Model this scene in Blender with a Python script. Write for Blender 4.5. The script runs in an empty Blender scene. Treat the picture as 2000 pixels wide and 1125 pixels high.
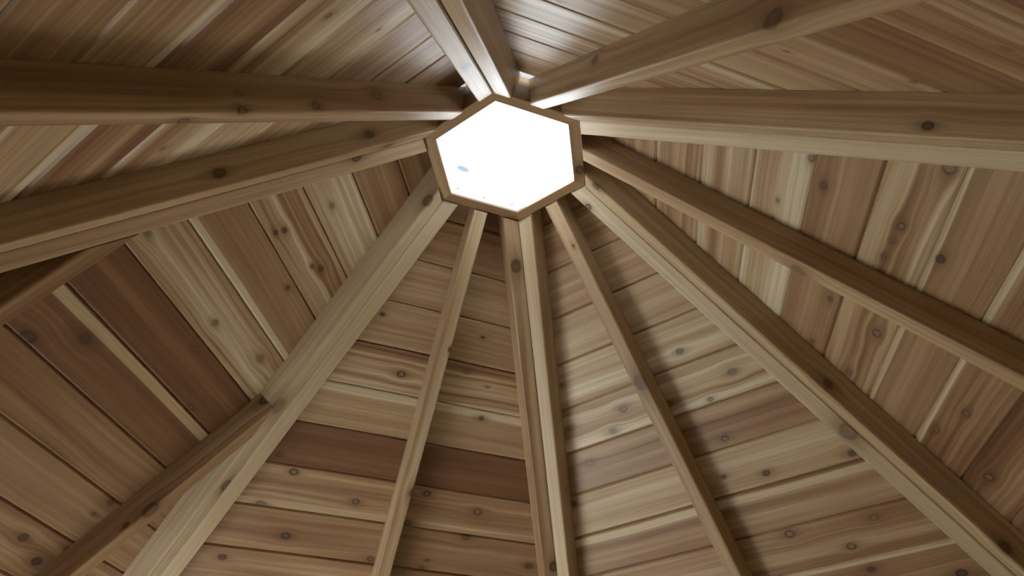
import bpy, math, random
from mathutils import Vector, Matrix

# ------------------------------------------------------------------ camera, sky, sun, exposure
Z0 = 3.05                                   # height of the skylight frame's underside above the floor
FPX = 1499.77                               # focal length in pixels of the 2000 px wide frame
CAM = Vector((-1.3078, -0.1876, -1.4582 + Z0))
RGT = Vector((0.13914703, -0.99025281, -0.00612262))
DWN = Vector((0.61502301, 0.09126348, -0.78320985))
FWD = Vector((0.77613453, 0.10521577, 0.62172730))
SUN_AZ, SUN_EL, SUN_E = 80.0, 54.0, 24.0
SKY_E = 6.0
EXPOSURE = 0.84

C = bpy.context.scene.collection
cd = bpy.data.cameras.new('camera'); cam = bpy.data.objects.new('camera', cd); C.objects.link(cam)
cd.sensor_width = 36.0; cd.lens = FPX / 2000 * 36; cd.clip_start = 0.01
M = Matrix((RGT, -DWN, -FWD)).transposed().to_4x4(); M.translation = CAM
cam.matrix_world = M
bpy.context.scene.camera = cam

world = bpy.data.worlds.new('sky'); bpy.context.scene.world = world; world.use_nodes = True
wt = world.node_tree; wt.nodes.clear()
wo = wt.nodes.new('ShaderNodeOutputWorld'); wb = wt.nodes.new('ShaderNodeBackground')
wb.inputs['Color'].default_value = (0.80, 0.90, 1.0, 1); wb.inputs['Strength'].default_value = SKY_E
wt.links.new(wb.outputs[0], wo.inputs[0])

sd = bpy.data.lights.new('sun_offscreen', 'SUN'); sd.energy = SUN_E; sd.angle = math.radians(0.6); sd.color = (1.0, 0.985, 0.96)
sun = bpy.data.objects.new('sun_offscreen', sd); C.objects.link(sun)
_a, _e = math.radians(SUN_AZ), math.radians(SUN_EL)
sdir = Vector((math.cos(_a) * math.cos(_e), math.sin(_a) * math.cos(_e), math.sin(_e)))
sun.rotation_euler = sdir.to_track_quat('Z', 'Y').to_euler(); sun.location = sdir * 12

vs = bpy.context.scene.view_settings
vs.view_transform = 'Standard'; vs.look = 'None'; vs.exposure = EXPOSURE; vs.gamma = 1.0; vs.use_curve_mapping = False
cy = bpy.context.scene.cycles
cy.max_bounces = 6; cy.diffuse_bounces = 3; cy.glossy_bounces = 2

# ------------------------------------------------------------------ roof geometry
TP = 0.9785; PIT = math.atan(TP); CP, SP = math.cos(PIT), math.sin(PIT)
T30 = math.tan(math.pi / 6); TH = math.atan(T30 * CP); CT, ST = math.cos(TH), math.sin(TH)
ZB = 0.2745                                  # plank faces meet the axis here (above frame underside)
D = 0.0698                                   # rafter depth
W = 0.038                                    # rafter width
AP_IN, AP_OUT, FRAME_H = 0.1625, 0.191, 0.088
SPC = 0.0906                                 # plank course, horizontal run
D0 = [0.2633, 0.2713, 0.2578, 0.2819, 0.2738, 0.2712]
VJ = 0.3545
EAVE = 1.74
WALL = 1.45
MIT = SP * T30 * CT                          # lean of the hip mitre
UNDER = 0.040                                # visible underside of one hip half
HW = MIT * D + UNDER

def axes(k):
    a = -math.pi / 3 * (k + 0.5)
    return Vector((math.cos(a), math.sin(a), 0)), Vector((math.sin(a), -math.cos(a), 0))

def local(k, t, y, h):
    """slope length t, sideways y, depth h below the plank faces -> world"""
    u, v = axes(k); d = t * CP
    return u * (d - SP * h) + v * y + Vector((0, 0, ZB - TP * d - CP * h + Z0))

def pixel_ray(x, y):
    return RGT * ((x - 1000) / FPX) + DWN * ((y - 562.5) / FPX) + FWD

def pixel_on(k, x, y, h=0.0):
    """where a pixel's ray meets slope k at depth h -> (t, y)"""
    u, v = axes(k); n = u * SP + Vector((0, 0, CP)); p0 = local(k, 0, 0, h); r = pixel_ray(x, y)
    p = CAM + r * ((p0 - CAM).dot(n) / r.dot(n))
    return ((p.dot(u) + SP * h) / CP, p.dot(v))

def pixel_on_side(k, x, y, yy):
    """where a pixel's ray meets the upright face y = yy of slope k -> (t, h)"""
    u, v = axes(k); r = pixel_ray(x, y); p = CAM + r * ((yy - CAM.dot(v)) / r.dot(v))
    q = p - Vector((0, 0, ZB + Z0)); dn = u * CP - Vector((0, 0, SP)); nn = -u * SP - Vector((0, 0, CP))
    return q.dot(dn), q.dot(nn)

# ------------------------------------------------------------------ materials
class NT:
    def __init__(self, name):
        self.m = bpy.data.materials.new(name); self.m.use_nodes = True
        self.t = self.m.node_tree; self.t.nodes.clear()
    def n(self, kind, **kw):
        o = self.t.nodes.new(kind)
        for a, b in kw.items(): setattr(o, a, b)
        return o
    def put(self, sock, val):
        if isinstance(val, bpy.types.NodeSocket): self.t.links.new(val, sock)
        elif isinstance(val, (tuple, list)) and len(val) == 3 and len(sock.default_value) == 4: sock.default_value = (*val, 1)
        else: sock.default_value = val
    def math(self, op, a, b=None, c=None, clamp=False):
        o = self.n('ShaderNodeMath', operation=op, use_clamp=clamp)
        for i, x in enumerate((a, b, c)):
            if x is not None: self.put(o.inputs[i], x)
        return o.outputs[0]
    def mul(self, a, b): return self.math('MULTIPLY', a, b)
    def add(self, a, b): return self.math('ADD', a, b)
    def sub(self, a, b): return self.math('SUBTRACT', a, b)
    def vec(self, x, y, z=0.0):
        o = self.n('ShaderNodeCombineXYZ')
        for i, s in enumerate((x, y, z)): self.put(o.inputs[i], s)
        return o.outputs[0]
    def noise(self, v, scale=1.0, detail=2.0, rough=0.5):
        o = self.n('ShaderNodeTexNoise'); self.put(o.inputs['Vector'], v)
        o.inputs['Scale'].default_value = scale; o.inputs['Detail'].default_value = detail; o.inputs['Roughness'].default_value = rough
        return o.outputs[0]
    def smooth(self, x, lo, hi, a=0.0, b=1.0):
        o = self.n('ShaderNodeMapRange', interpolation_type='SMOOTHSTEP'); self.put(o.inputs[0], x)
        for i, s in zip((1, 2, 3, 4), (lo, hi, a, b)): self.put(o.inputs[i], s)
        return o.outputs[0]
    def mix(self, f, a, b, mode='MIX'):
        o = self.n('ShaderNodeMix', data_type='RGBA', blend_type=mode)
        self.put(o.inputs[0], f); self.put(o.inputs[6], a); self.put(o.inputs[7], b)
        return o.outputs[2]
    def ramp(self, f, stops):
        o = self.n('ShaderNodeValToRGB'); e = o.color_ramp.elements
        while len(e) < len(stops): e.new(0.5)
        for s, (p, c) in zip(e, stops): s.position = p; s.color = (*c, 1)
        self.put(o.inputs[0], f)
        return o.outputs[0]
    def prop(self, name):
        return self.n('ShaderNodeAttribute', attribute_type='OBJECT', attribute_name=name)
    def out(self, sh):
        o = self.n('ShaderNodeOutputMaterial'); self.t.links.new(sh, o.inputs[0]); return self.m

NK = 6
def make_wood():
    w = NT('cedar_wood')
    uv = w.n('ShaderNodeUVMap', uv_map='UVMap'); sp = w.n('ShaderNodeSeparateXYZ'); w.put(sp.inputs[0], uv.outputs[0])
    u, v = sp.outputs[0], sp.outputs[1]
    seed = w.prop('grain_seed').outputs['Fac']; heart = w.prop('heart').outputs['Fac']; streak = w.prop('streak').outputs['Fac']
    sap = w.n('ShaderNodeSeparateXYZ'); w.put(sap.inputs[0], w.prop('sap_strip').outputs['Vector'])
    so = w.mul(seed, 17.31)
    wob = w.sub(w.noise(w.vec(w.mul(u, 60.0), w.mul(v, 60.0), so), 1.0, 2.0), 0.5)
    shift = None; core = None; rim = None; halo = None
    for i in range(NK):
        k = w.n('ShaderNodeSeparateXYZ'); w.put(k.inputs[0], w.prop('knot_%d' % i).outputs['Vector'])
        du, dv, r = w.sub(u, k.outputs[0]), w.sub(v, k.outputs[1]), w.math('MAXIMUM', k.outputs[2], 1e-4)
        a, b = w.math('DIVIDE', du, r), w.math('DIVIDE', dv, r)
        a2, b2 = w.mul(a, a), w.mul(b, b)
        g = w.math('EXPONENT', w.mul(w.add(w.mul(a2, 0.055), w.mul(b2, 0.16)), -1.0))
        sh = w.mul(w.mul(dv, g), -0.8)
        dist = w.add(w.math('SQRT', w.add(w.mul(a2, 0.62), b2)), w.mul(wob, 0.55))
        fz_ = w.smooth(r, 0.011, 0.018, 1.0, 0.55)
        co = w.mul(w.smooth(dist, 1.0, 0.65), fz_)
        rr = w.mul(w.sub(dist, 0.92), 4.0); ri = w.mul(w.math('EXPONENT', w.mul(w.mul(rr, rr), -1.0)), fz_)
        ha = w.math('EXPONENT', w.mul(w.add(w.mul(a2, 0.10), w.mul(b2, 0.42)), -1.0))
        shift = sh if shift is None else w.add(shift, sh)
        core = co if core is None else w.math('MAXIMUM', core, co)
        rim = ri if rim is None else w.math('MAXIMUM', rim, ri)
        halo = ha if halo is None else w.math('MAXIMUM', halo, ha)
    bend = w.mul(w.sub(w.noise(w.vec(w.mul(u, 2.2), w.mul(v, 3.0), so), 1.0, 1.0), 0.5), 0.022)
    vg = w.add(w.add(v, shift), bend)
    broad = w.noise(w.vec(w.mul(u, 0.7), w.mul(vg, 22.0), so), 1.0, 2.0, 0.55)
    band = w.noise(w.vec(w.mul(u, 0.9), w.mul(vg, 75.0), w.add(so, 3.3)), 1.0, 3.0, 0.6)
    line = w.noise(w.vec(w.mul(u, 2.5), w.mul(vg, 260.0), w.add(so, 7.1)), 1.0, 3.0, 0.65)
    blotch = w.noise(w.vec(w.mul(u, 5.0), w.mul(v, 14.0), w.add(so, 1.7)), 1.0, 2.0, 0.5)
    h = w.add(heart, w.mul(w.sub(broad, 0.5), w.add(w.mul(streak, 2.1), 0.26)))
    h = w.add(h, w.mul(w.sub(band, 0.5), w.add(w.mul(streak, 1.5), 0.22)))
    h = w.add(h, w.mul(w.sub(blotch, 0.5), 0.16))
    # pale sapwood along one line of the board: (centre, half width, strength)
    sv = w.math('ABSOLUTE', w.sub(w.add(v, w.mul(bend, 0.6)), sap.outputs[0]))
    sm = w.mul(w.smooth(w.math('DIVIDE', sv, w.math('MAXIMUM', sap.outputs[1], 1e-4)), 1.15, 0.75), sap.outputs[2])
    h = w.sub(h, sm)
    h = w.math('ADD', h, w.mul(halo, 0.10), clamp=True)
    col = w.ramp(h, [(0.0, (0.71, 0.615, 0.445)), (0.3, (0.535, 0.395, 0.238)), (0.55, (0.375, 0.232, 0.126)), (0.8, (0.232, 0.117, 0.060)), (1.0, (0.154, 0.073, 0.037))])
    lum = w.add(0.70, w.mul(line, 0.60))
    col = w.mix(1.0, col, w.vec(lum, lum, lum), 'MULTIPLY')
    col = w.mix(w.mul(halo, 0.50), col, (0.15, 0.080, 0.043))
    col = w.mix(w.mul(core, 0.72), col, w.mix(w.smooth(w.noise(w.vec(so, so, 2.0), 1.0, 0.0), 0.45, 0.6), (0.085, 0.047, 0.029), (0.25, 0.17, 0.11)))
    col = w.mix(w.mul(rim, w.smooth(blotch, 0.35, 0.62, 0.15, 0.85)), col, (0.045, 0.027, 0.018))
    bs = w.n('ShaderNodeBsdfPrincipled'); w.put(bs.inputs['Base Color'], col)
    w.put(bs.inputs['Roughness'], w.add(0.36, w.mul(band, 0.14)))
    bs.inputs['IOR'].default_value = 1.5; bs.inputs['Specular IOR Level'].default_value = 0.42
    bp = w.n('ShaderNodeBump'); bp.inputs['Strength'].default_value = 0.25; bp.inputs['Distance'].default_value = 0.0008
    w.put(bp.inputs['Height'], w.add(w.mul(line, 0.7), w.mul(band, 0.6))); w.put(bs.inputs['Normal'], bp.outputs[0])
    return w.out(bs.outputs[0])
WOOD = make_wood()

def make_plain(name, c1, c2, scale, rough):
    w = NT(name); tc = w.n('ShaderNodeTexCoord')
    n = w.noise(tc.outputs['Object'], scale, 5.0, 0.6)
    bs = w.n('ShaderNodeBsdfPrincipled'); w.put(bs.inputs['Base Color'], w.mix(n, c1, c2)); bs.inputs['Roughness'].default_value = rough
    return w.out(bs.outputs[0])
CONCRETE = make_plain('grey_concrete', (0.085, 0.08, 0.07), (0.12, 0.115, 0.10), 6.0, 0.8)
BOUNCE_SLAB = make_plain('pale_bounce_slab', (0.60, 0.58, 0.54), (0.72, 0.70, 0.66), 3.0, 0.9)
LAWN = make_plain('lawn', (0.045, 0.055, 0.022), (0.08, 0.09, 0.04), 2.0, 0.95)
ROOFING = make_plain('grey_roofing', (0.10, 0.10, 0.10), (0.16, 0.155, 0.15), 20.0, 0.9)

def make_pane():
    w = NT('milky_acrylic'); tc = w.n('ShaderNodeTexCoord'); s = w.n('ShaderNodeSeparateXYZ'); w.put(s.inputs[0], tc.outputs['Object'])
    x, y = s.outputs[0], s.outputs[1]
    def spot(px, py, rx, ry, ang=0.0):
        ca, sa = math.cos(ang), math.sin(ang)
        dx, dy = w.sub(x, px), w.sub(y, py)
        a = w.math('DIVIDE', w.add(w.mul(dx, ca), w.mul(dy, sa)), rx); b = w.math('DIVIDE', w.sub(w.mul(dy, ca), w.mul(dx, sa)), ry)
        return w.math('SQRT', w.add(w.mul(a, a), w.mul(b, b)))
    dirt = None
    for (px, py, r) in PANE_SPECKS:
        m = w.smooth(spot(px, py, r, r), 1.1, 0.7); dirt = m if dirt is None else w.math('MAXIMUM', dirt, m)
    sm = w.smooth(spot(*PANE_SMEAR), 1.2, 0.5)
    col = w.mix(w.mul(sm, 0.85), (0.42, 0.45, 0.475), (0.032, 0.040, 0.044)); col = w.mix(dirt, col, (0.006, 0.006, 0.005))
    tl = w.n('ShaderNodeBsdfTranslucent'); w.put(tl.inputs[0], col)
    tr = w.n('ShaderNodeBsdfTransparent'); w.put(tr.inputs[0], col)
    mx = w.n('ShaderNodeMixShader'); mx.inputs[0].default_value = 0.06
    w.t.links.new(tl.outputs[0], mx.inputs[1]); w.t.links.new(tr.outputs[0], mx.inputs[2])
    return w.out(mx.outputs[0])

# ------------------------------------------------------------------ mesh helpers
RNG = random.Random(7)
def link_mesh(name, verts, faces, uvs, mat, parent=None):
    me = bpy.data.meshes.new(name); me.from_pydata([tuple(p) for p in verts], [], faces)
    if uvs:
        ul = me.uv_layers.new(name='UVMap')
        for poly, fu in zip(me.polygons, uvs):
            for li, c in zip(poly.loop_indices, fu): ul.data[li].uv = c
    me.materials.append(mat); me.update()
    o = bpy.data.objects.new(name, me); C.objects.link(o)
    if parent is not None: o.parent = parent
    return o

def wood_props(o, heart=0.4, streak=0.3, sap=(0, 0, 0), knots=()):
    o['grain_seed'] = RNG.uniform(0, 50); o['heart'] = float(heart); o['streak'] = float(streak)
    o['sap_strip'] = [float(x) for x in sap]
    kn = list(knots)[:NK]
    for i in range(NK):
        o['knot_%d' % i] = [float(x) for x in (kn[i] if i < len(kn) else (-99.0, 0.0, 0.001))]

def empty(name, loc=(0, 0, 0)):
    e = bpy.data.objects.new(name, None); e.location = loc; e.empty_display_size = 0.1; C.objects.link(e); return e

def tag(o, label, cat, group=None):
    o['label'] = label; o['category'] = cat
    if group: o['group'] = group
    return o

def sweep(name, prof, place, start, end, mat, parent, per, origin):
    """prof: list of (a, h); place(l, a, h) -> world; start / end (a, h) -> l; per: unwrapped position of each profile point"""
    n = len(prof); vs, fs, uv = [], [], []
    ls = []
    for (a, h) in prof:
        l0, l1 = start(a, h), end(a, h); ls.append((l0, l1))
        vs.append(place(l0, a, h) - origin); vs.append(place(l1, a, h) - origin)
    for i in range(n):
        j = (i + 1) % n
        pj = per[j] if j else per[-1] + math.dist(prof[-1], prof[0])
        fs.append((2 * i, 2 * j, 2 * j + 1, 2 * i + 1))
        uv.append([(ls[i][0], per[i]), (ls[j][0], pj), (ls[j][1], pj), (ls[i][1], per[i])])
    fs.append(tuple(2 * i for i in reversed(range(n)))); uv.append([(prof[i][0] * 0.3 + 20, prof[i][1]) for i in reversed(range(n))])
    fs.append(tuple(2 * i + 1 for i in range(n))); uv.append([(prof[i][0] * 0.3 + 30, prof[i][1]) for i in range(n)])
    o = link_mesh(name, vs, fs, uv, mat, parent)
    return o

def fix_normals(o):
    import bmesh
    bm = bmesh.new(); bm.from_mesh(o.data); bmesh.ops.recalc_face_normals(bm, faces=bm.faces); bm.to_mesh(o.data); bm.free()

def perimeter(prof):
    p = [0.0]
    for a, b in zip(prof, prof[1:]): p.append(p[-1] + math.dist(a, b))
    return p

def rounded(x0, x1, h1, r=0.0045, seg=3):
    """three-sided rafter outline from (x0, 0) down, along h1, back up to (x1, 0), with eased lower corners"""
    pts = [(x0, 0.0)]
    s = 1 if x1 > x0 else -1
    for i in range(seg + 1):
        a = math.pi / 2 * i / seg; pts.append((x0 + s * r * (1 - math.cos(a)), h1 - r + r * math.sin(a)))
    for i in range(seg + 1):
        a = math.pi / 2 * (1 - i / seg); pts.append((x1 - s * r * (1 - math.cos(a)), h1 - r + r * math.sin(a)))
    pts.append((x1, 0.0))
    return pts

# ------------------------------------------------------------------ setting: ground, floor, walls
def prism_obj(name, blocks, mat, kind='structure', parent=None):
    """blocks: lists of 8 corner points"""
    vs, fs = [], []
    for b in blocks:
        o = len(vs); vs += b
        fs += [tuple(o + i for i in q) for q in ((0, 3, 2, 1), (4, 5, 6, 7), (0, 1, 5, 4), (1, 2, 6, 5), (2, 3, 7, 6), (3, 0, 4, 7))]
    ob = link_mesh(name, vs, fs, [[(vs[i][0] + vs[i][1], vs[i][2]) for i in f] for f in fs], mat, parent)
    fix_normals(ob)
    if kind and parent is None: ob['kind'] = kind
    return ob

def box(x0, x1, y0, y1, z0, z1):
    return [Vector(p) for p in ((x0, y0, z0), (x1, y0, z0), (x1, y1, z0), (x0, y1, z0), (x0, y0, z1), (x1, y0, z1), (x1, y1, z1), (x0, y1, z1))]

prism_obj('ground', [box(-30, 30, -30, 30, -0.32, -0.13)], LAWN)
prism_obj('bounce_slab', [box(-0.9, 1.7, 1.58, 3.5, -0.13, -0.09)], BOUNCE_SLAB)  # unseen pale slab, added outside the door to bounce sunlight up to the roof
fl = [Vector((math.cos(math.pi / 3 * i) * 1.80, math.sin(math.pi / 3 * i) * 1.80, 0)) for i in range(6)]
vsf = [p.copy() for p in fl] + [p + Vector((0, 0, -0.12)) for p in fl]
fo = link_mesh('floor', vsf, [tuple(range(6)), tuple(range(11, 5, -1))] + [(i, i + 6, (i + 1) % 6 + 6, (i + 1) % 6) for i in range(6)], None, CONCRETE)
fo['kind'] = 'structure'; fix_normals(fo)

SIDES = ['east_south', 'south', 'south_west', 'north_west', 'north', 'north_east']
WALL_TOP = ZB - D / CP - TP * (WALL + 0.09) + Z0 - 0.002
#        opening: from, to along the wall, sill, head (metres)
OPEN = {4: (0.08, 0.70, 0.0, 1.62), 5: (-0.55, -0.05, 1.10, 1.55), 1: (-0.25, 0.25, 1.10, 1.50)}
def plank_z(d): return ZB - TP * d + Z0 - 0.0015
for k in range(6):
    u, v = axes(k)
    def blk(y0, y1, za, zb):
        pts = []
        for z in (za, zb):
            for (dd, yy) in ((WALL, y0), (WALL, y1), (WALL + 0.09, y1), (WALL + 0.09, y0)):
                s = yy
                if abs(yy) > 0.8: s = math.copysign(dd * T30 - 0.001, yy)
                pts.append(u * dd + v * s + Vector((0, 0, plank_z(dd) if z is None else z)))
        return pts
    if k in OPEN:
        ya, yb, z0, z1 = OPEN[k]
        bl = [blk(-0.9, ya, 0, WALL_TOP), blk(yb, 0.9, 0, WALL_TOP), blk(ya, yb, z1, WALL_TOP)]
        if z0 > 0: bl.append(blk(ya, yb, 0, z0))
    else:
        bl = [blk(-0.9, 0.9, 0, WALL_TOP)]
    # blocking added between the rafters, up to the planks, to shut out eave light
    hy = WALL * T30 - HW / CT - 0.001
    mid = (-VJ, VJ) if k == 4 else (0.0,)
    ed = [-hy] + [m + q * (W / 2 + 0.001) for m in mid for q in (-1, 1)] + [hy]
    for a, b in zip(ed[::2], ed[1::2]): bl.append(blk(a, b, WALL_TOP, None))
    wobj = prism_obj('wall_' + SIDES[k], bl, WOOD); wood_props(wobj, 0.45, 0.3)

# ------------------------------------------------------------------ plank ceiling
# pixel positions of the knots in the boards: slope -> (x, y, radius in px)
PK = {
 4: [(288,455,9),(420,631,8),(508,700,10),(627,525,9),(610,520,6),(562,562,7),(539,454,6),(556,450,7),(649,402,7),(168,661,14),(55,658,15),(385,682,5),(373,795,6),(217,980,10),(184,1004,5),(46,1050,9),(72,1097,10),(133,1074,8)],
 5: [(784,731,8),(747,614,5),(546,889,5),(574,922,8),(509,985,8),(558,1046,8),(434,1088,7),(695,980,7),(940,817,7),(912,725,4),(952,756,3),(834,964,7),(933,1000,8),(910,1049,9),(796,1021,7),(1050,1030,5),(1033,1106,8),(834,1094,4),(824,1110,7),(724,1092,7),(943,659,4)],
 0: [(1097,753,4),(1217,799,9),(1114,835,7),(1154,832,4),(1197,842,9),(1151,905,7),(1120,984,7),(1328,686,8),(1430,726,9),(1388,780,6),(1416,857,7),(1306,789,7),(1497,924,7),(1414,931,5),(1665,885,10),(1543,1043,9),(1707,1011,7),(1663,1067,8),(1702,1112,8),(1878,1120,9)],
 1: [(1585,310,9),(1607,362,10),(1855,327,15),(1837,506,10),(1760,442,9),(1508,428,5),(1518,392,5),(1621,584,7),(1586,667,6),(1712,651,11),(1657,727,8),(1745,470,5),(1726,501,5),(1887,808,7),(1829,840,7),(1931,932,10)],
 2: [(1536,101,6),(1784,161,6),(1965,97,7),(1092,3,8)],
 3: [(642,31,8),(740,59,7),(317,291,6)],
}
# per slope, from the skylight down: (heart tone, streakiness, sap strip centre as fraction of the board (0 = upper edge), half width, strength)
N_ = None
TONE = {
 5: [(-1, .55, .2, N_), (0, .55, .2, N_), (1, .42, .2, N_), (2, .46, .25, N_), (3, .45, .75, N_), (4, .40, .15, (.05, .16, .4)), (5, .84, .06, N_), (6, .58, .4, (.95, .12, .25)), (7, .60, .2, N_), (8, .62, .3, N_)],
 0: [(-1, .5, .3, N_), (0, .52, .3, N_), (1, .42, .25, N_), (2, .34, .25, N_), (3, .34, .35, N_), (4, .34, .75, N_), (5, .58, .25, N_), (6, .34, .2, N_), (7, .55, .25, (.16, .09, .4)), (8, .52, .4, N_), (9, .58, .2, (.02, .09, .45))],
 1: [(-1, .5, .3, N_), (0, .5, .3, N_), (1, .42, .5, N_), (2, .40, .55, (.1, .2, .3)), (3, .22, .45, (.85, .2, .2)), (4, .56, .18, N_), (5, .40, .6, N_), (6, .54, .15, (.03, .06, .5)), (7, .66, .45, (.03, .09, .55)), (8, .66, .5, N_), (9, .60, .35, N_)],
 2: [(-1, .4, .2, N_), (0, .40, .2, N_), (1, .38, .3, N_), (2, .42, .45, N_), (3, .46, .55, (.75, .12, .35)), (4, .42, .3, N_), (5, .50, .35, (.92, .06, .3)), (6, .74, .2, N_), (7, .55, .5, N_), (8, .50, .5, N_)],
 3: [(-1, .5, .2, N_), (0, .45, .2, N_), (1, .40, .35, N_), (2, .36, .35, N_), (3, .34, .4, N_), (4, .40, .45, (.06, .1, .45)), (5, .66, .35, N_), (6, .44, .4, (.06, .12, .5)), (7, .62, .35, N_), (8, .6, .4, N_)],
 4: [(-1, .62, .15, N_), (0, .60, .15, N_), (1, .34, .5, (.3, .25, .25)), (2, .50, .8, N_), (3, .54, .12, (.95, .10, .45)), (4, .48, .85, N_), (5, .84, .15, N_), (6, .80, .12, (.12, .1, .55)), (7, .70, .2, N_), (8, .56, .15, N_), (9, .62, .4, N_)],
}
D_START = [0.1914, 0.1914, 0.223, 0.204, 0.1914, 0.1914]
CHAM, PTH = 0.0048, 0.018
PANEL_NAMES = ['below right', 'right', 'upper right', 'upper left', 'left', 'below left']
for k in range(6):
    root = empty('ceiling', local(k, 1.0, 0, 0)); root['kind'] = 'structure'
    tones = {t[0]: t[1:] for t in TONE[k]}
    kn = {}
    for (x, y, r) in PK[k]:
        t, yy = pixel_on(k, x, y); d = t * CP; n = math.floor((d - D0[k]) / SPC)
        dist = (local(k, t, yy, 0) - CAM).length
        kn.setdefault(n, []).append((t, yy, r * dist / FPX * 0.72))
    n = -1
    while D0[k] + n * SPC < EAVE - 0.02:
        da, db = max(D0[k] + n * SPC, D_START[k]), min(D0[k] + (n + 1) * SPC, EAVE)
        if db - da < 0.012: n += 1; continue
        ta, tb = da / CP + 0.0003, db / CP - 0.0003
        lift_a, lift_b = -RNG.uniform(0, 0.0008), -RNG.uniform(0, 0.0008); cup = RNG.uniform(-0.0006, 0.0004)
        c0 = CHAM if n > -1 else 0.001
        tm = (ta + tb) / 2
        prof = [(ta, -PTH), (ta, lift_a - c0), (ta + c0, lift_a), ((2 * ta + tb) / 3, lift_a * .67 + lift_b * .33 + min(cup, 0)), ((ta + 2 * tb) / 3, lift_a * .33 + lift_b * .67 + min(cup, 0)),
                (tb - CHAM, lift_b), (tb, lift_b - CHAM), (tb, -PTH)]
        if n == -1 and k not in (2, 3):             # plumb cut against the skylight frame
            prof[0] = ((da - SP * PTH) / CP + 0.0003, -PTH)
        vsx, fs, uv = [], [], []
        m = len(prof); org = local(k, tm, 0, 0)
        for (t, h) in prof:
            lim = (t * CP - SP * h) * T30 - 0.0006
            vsx += [local(k, t, -lim, h) - org, local(k, t, lim, h) - org]
        per = [p - (prof[2][0] - ta) for p in perimeter(prof)]
        base = per[2]
        for i in range(m):
            j = (i + 1) % m
            fs.append((2 * i, 2 * i + 1, 2 * j + 1, 2 * j))
            y0, y1 = (prof[i][0] * CP) * T30, (prof[j][0] * CP) * T30
            vi, vj = prof[i][0] - tm, prof[j][0] - tm
            uv.append([(-y0, vi), (y0, vi), (y1, vj), (-y1, vj)])
        fs.append(tuple(2 * i for i in range(m))); uv.append([(p[1] + 9, p[0] - tm) for p in prof])
        fs.append(tuple(2 * i + 1 for i in reversed(range(m)))); uv.append([(p[1] + 9, p[0] - tm) for p in reversed(prof)])
        pl = link_mesh('plank', vsx, fs, uv, WOOD, root); fix_normals(pl)
        pl.location = org - root.location
        he, stv, sp_ = tones.get(n, (RNG.uniform(.42, .65), RNG.uniform(.2, .5), N_))
        sap = (0, 0, 0)
        if sp_:
            wd = tb - ta; sap = (-wd / 2 + sp_[0] * wd, sp_[1] * wd, sp_[2])
        ks = [(yy, t - tm, r) for (t, yy, r) in kn.get(n, [])]
        ks.sort(key=lambda q: -q[2])
        while len(ks) < 4 and n > 9: ks.append((RNG.uniform(-.8, .8), RNG.uniform(-.05, .05), RNG.uniform(.004, .008)))
        wood_props(pl, he, stv, sap, ks)
        n += 1

# unseen outer roofing, added above the planks to block light leaks
rb = []
for k in range(6):
    pts = []
    for h in (-0.0195, -0.032):
        ds = D_START[k] + 0.016 if k in (2, 3) else AP_OUT + 0.001 + SP * h
        for (d, s) in ((ds, -1), (ds, 1), (EAVE, 1), (EAVE, -1)):
            t = d / CP; pts.append(local(k, t, s * ((d - SP * h) * T30), h))
    rb.append(pts)
prism_obj('roof', rb, ROOFING)

# ------------------------------------------------------------------ rafters
def start_plumb(k):
    return lambda a, h: (AP_OUT + 0.0006 + SP * h) / CP
T_END = 1.66 / CP
RAF = rounded(-W / 2, W / 2, D)
RPER = perimeter(RAF)
V_SIDE0, V_UNDER, V_SIDE1 = RPER[1], RPER[4], RPER[8]     # where the faces begin in the unwrapping

def straight_knots(k, yc, spots):
    out = []
    for (face, x, y, r) in spots:
        if face == 'under':
            t, yy = pixel_on(k, x, y, D); vv = V_UNDER - 0.0045 + (yy - yc + W / 2)
            hd = D
        else:
            s = -1 if face == 'low' else 1
            t, hd = pixel_on_side(k, x, y, yc + s * W / 2); yy = yc + s * W / 2
            vv = hd if s < 0 else V_SIDE1 + (D - 0.0045 - hd)
        out.append((t, vv, r * (local(k, t, yy, hd) - CAM).length / FPX * 0.95))
    return out

COMMON = {
 0: ('common rafter with one round grey knot midway along its tan underside', [('under', 1250, 747, 12), ('under', 1120, 480, 3)], .40, .25),
 1: ('common rafter with a brown side and one flat purplish knot on its pale underside', [('under', 1560, 530, 13)], .47, .3),
 2: ('tan common rafter with a large brown knot on its broad side', [('high', 1162, 117, 9), ('high', 1510, 37, 20)], .37, .3),
 3: ('dark brown common rafter with several dark knots along its side', [('low', 474, 215, 9), ('low', 466, 182, 4), ('low', 617, 206, 8), ('low', 736, 185, 10), ('under', 358, 236, 8)], .50, .35),
 5: ('slim yellowish common rafter with a bright square-cut end beside the skylight frame', [('under', 805, 962, 7), ('under', 879, 683, 4)], .34, .3),
}
for k, (lab, spots, he, stv) in COMMON.items():
    org = local(k, AP_OUT / CP, 0, D)
    o = sweep('common_rafter', RAF, lambda l, a, h: local(k, l, a, h), start_plumb(k), lambda a, h: T_END, WOOD, None, RPER, org)
    o.location = org; fix_normals(o); tag(o, lab, 'rafter', 'common rafters')
    wood_props(o, he, stv, (0, 0, 0), straight_knots(k, 0.0, spots))

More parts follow.
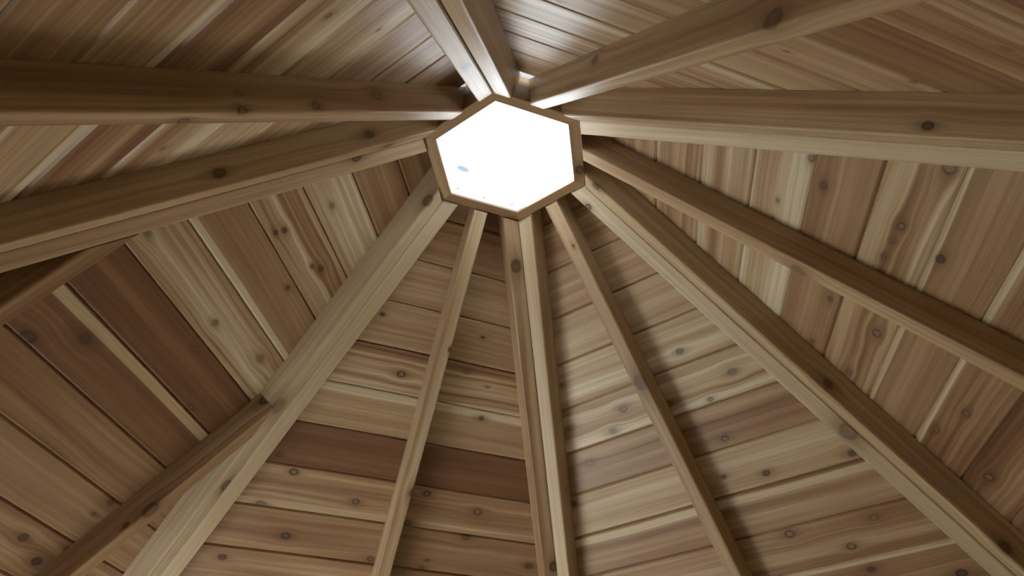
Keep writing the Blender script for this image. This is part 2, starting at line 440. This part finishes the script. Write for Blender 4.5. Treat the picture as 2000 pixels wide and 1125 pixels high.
JACK = {
 -1: ('short jack rafter with a shadowed dark side and no knots', [], .52, .3),
 1: ('short jack rafter with a grey knot, forking off a pale doubled hip rafter', [('under', 294, 997, 11), ('low', 246, 1026, 4), ('low', 517, 781, 8)], .48, .3),
}
for s, (lab, spots, he, stv) in JACK.items():
    k = 4; yc = s * VJ
    st = lambda a, h: (HW + 0.0006 + abs(yc + a) * CT) / ST
    org = local(k, st(0, D), yc, D)
    o = sweep('jack_rafter', RAF, lambda l, a, h: local(k, l, yc + a, h), st, lambda a, h: T_END, WOOD, None, RPER, org)
    o.location = org; fix_normals(o); tag(o, lab, 'rafter', 'jack rafters')
    wood_props(o, he, stv, (0, 0, 0), straight_knots(k, yc, spots))

# doubled hip rafters: one half on each slope, mitred along the hip
def hip_place(k, s):
    return lambda l, q, h: local(k, l * CT + q * ST, s * (l * ST - q * CT), h)
def hip_half(k, s, gap, parent, org, spots, he, stv):
    prof = [(MIT * 0 + gap, 0.0), (MIT * (D - 0.002) + gap, D - 0.002), (MIT * D + gap + 0.002, D)]
    r = 0.0045
    for i in range(4):
        a = math.pi / 2 * (1 - i / 3); prof.append((HW - r * (1 - math.cos(a)), D - r + r * math.sin(a)))
    prof.append((HW, 0.0))
    per = perimeter(prof)
    st = lambda q, h: ((AP_OUT + 0.0006 + SP * h) / CP - q * ST) / CT
    en = lambda q, h: (T_END - q * ST) / CT
    o = sweep('rafter_half', prof, hip_place(k, s), st, en, WOOD, parent, per, org); fix_normals(o)
    o.location = (0, 0, 0)
    kn = []
    for (face, x, y, rr) in spots:
        if face == 'under':
            t, yy = pixel_on(k, x, y, D); l, q = t * CT + s * yy * ST, t * ST - s * yy * CT
            vv = per[2] + (q - prof[2][0]); hd = D
        else:                                       # side face, found by stepping the ray to q = HW
            u, v = axes(k); best = None
            for i in range(400):
                hd = D * i / 399; t, yy = pixel_on(k, x, y, hd); q = t * ST - s * yy * CT
                if best is None or abs(q - HW) < best[0]: best = (abs(q - HW), t, yy, hd)
            _, t, yy, hd = best; l = t * CT + s * yy * ST; vv = per[6] + (D - r - hd)
        kn.append((l, vv, rr * (local(k, t, yy, hd) - CAM).length / FPX * 0.95))
    wood_props(o, he, stv, (0, 0, 0), kn)
    return o

HIP = {   # hip i lies between slope i-1 (its + side) and slope i (its - side)
 0: ('doubled hip rafter with a single knot near its top, between two slim common rafters', 0.0004, [('under', 1008, 520, 10), ('under', 1082, 1106, 8)], [], (0.48, .2), (0.30, .2)),
 1: ('doubled hip rafter with a dark oval knot in its pale underside, far from the skylight', 0.0006, [('under', 1149, 404, 5), ('under', 1656, 842, 13)], [('under', 1164, 365, 8), ('side', 1617, 750, 9), ('side', 1963, 1070, 10)], (0.16, .2), (0.34, .3)),
 2: ('doubled hip rafter with a knot-free pale underside and one blotch on its broad brown side', 0.0004, [], [('side', 1812, 246, 8)], (0.26, .2), (0.42, .35)),
 3: ('doubled hip rafter with a wide open seam and one purplish knot close to the skylight', 0.0022, [], [('under', 911, 129, 10)], (0.28, .15), (0.28, .15)),
 4: ('doubled hip rafter with a brown side, beside the dark brown knotty common rafter', 0.0005, [('side', 428, 338, 9), ('side', 720, 262, 9), ('under', 757, 285, 8)], [('under', 697, 308, 8)], (0.40, .3), (0.44, .25)),
 5: ('pale doubled hip rafter with a big dark knot where a knotty jack rafter joins', 0.0005, [('under', 837, 392, 10), ('under', 546, 793, 13), ('under', 441, 948, 9), ('under', 617, 728, 5)], [], (0.18, .2), (0.18, .2)),
}
for i, (lab, gap, sa, sb, ta_, tb_) in HIP.items():
    ka, kb = (i - 1) % 6, i
    org = hip_place(kb, -1)((AP_OUT / CP) / CT, MIT * D, D)
    root = empty('hip_rafter', org); tag(root, lab, 'rafter', 'doubled hip rafters')
    hip_half(ka, 1, gap, root, org, sa, *ta_); hip_half(kb, -1, gap, root, org, sb, *tb_)

# ------------------------------------------------------------------ skylight: hexagonal frame of six boards and a milky pane
sky = empty('skylight', (0, 0, Z0)); tag(sky, 'white glowing hexagonal skylight in a flat brown wooden frame at the roof peak', 'skylight')
PZ = 0.007
RING_KNOT = {1: (1132, 332, 8)}
for k in range(6):
    u, v = axes(k); b = 0.0015
    prof = [(AP_IN, b), (AP_IN + b, 0.0), (AP_OUT - b, 0.0), (AP_OUT, b), (AP_OUT, FRAME_H), (AP_OUT - 0.010, FRAME_H), (AP_OUT - 0.010, PZ - 0.0004), (AP_IN, PZ - 0.0004)]
    place = lambda l, a, h: u * a + v * l + Vector((0, 0, h))
    per = perimeter(prof)
    o = sweep('frame_board', prof, place, lambda a, h: -a * T30 + 0.0003, lambda a, h: a * T30 - 0.0003, WOOD, sky, per, Vector((0, 0, 0))); fix_normals(o)
    kn = []
    if k in RING_KNOT:
        x, y, r = RING_KNOT[k]; ry = pixel_ray(x, y); p = CAM + ry * ((Z0 - CAM.z) / ry.z); kn = [(p.dot(v), per[1] + p.dot(u) - AP_IN - b, r * (p - CAM).length / FPX * 0.95)]
    wood_props(o, 0.50, 0.15, (0, 0, 0), kn)

def pane_xy(x, y):
    r = pixel_ray(x, y); p = CAM + r * ((Z0 + PZ - CAM.z) / r.z); return p.x, p.y
PANE_SPECKS = [(*pane_xy(x, y), r) for x, y, r in ((894, 368, .0022), (893, 374, .0012), (946, 386, .0024), (1000, 399, .0022), (1019, 396, .0018), (1104, 345, .0016), (1058, 375, .0012))]
_sx, _sy = pane_xy(905, 330); _s2 = pane_xy(922, 337)
PANE_SMEAR = (_sx, _sy, 0.026, 0.012, math.atan2(_s2[1] - _sy, _s2[0] - _sx))
hexp = [Vector((math.cos(math.pi / 3 * i), math.sin(math.pi / 3 * i), 0)) * ((AP_OUT - 0.0108) / math.cos(math.pi / 6)) for i in range(6)]
pv = [p + Vector((0, 0, PZ)) for p in hexp]
pane = link_mesh('pane', pv, [tuple(range(6))], None, make_pane(), sky)

# translucent shield added over the open joint at the frame to block direct sun
fz = FRAME_H + 0.012
fv = [d_ * (r_ / math.cos(math.pi / 6)) + Vector((0, 0, z_)) for (r_, z_) in ((AP_OUT - 0.012, FRAME_H + 0.001), (AP_OUT + 0.004, fz), (0.30, fz - 0.006), (0.30, fz - 0.003), (AP_OUT + 0.002, fz + 0.004), (AP_OUT - 0.012, FRAME_H + 0.005)) for d_ in [Vector((math.cos(math.pi / 3 * i), math.sin(math.pi / 3 * i), 0)) for i in range(6)]]
ff = [(6 * a + i, 6 * a + (i + 1) % 6, 6 * ((a + 1) % 6) + (i + 1) % 6, 6 * ((a + 1) % 6) + i) for a in range(6) for i in range(6)]
fw = NT('grey_sun_shield'); ftl = fw.n('ShaderNodeBsdfTranslucent'); ftl.inputs[0].default_value = (0.20, 0.20, 0.20, 1)
sun_shield = link_mesh('sun_shield', fv, ff, None, fw.out(ftl.outputs[0]), sky); fix_normals(sun_shield)
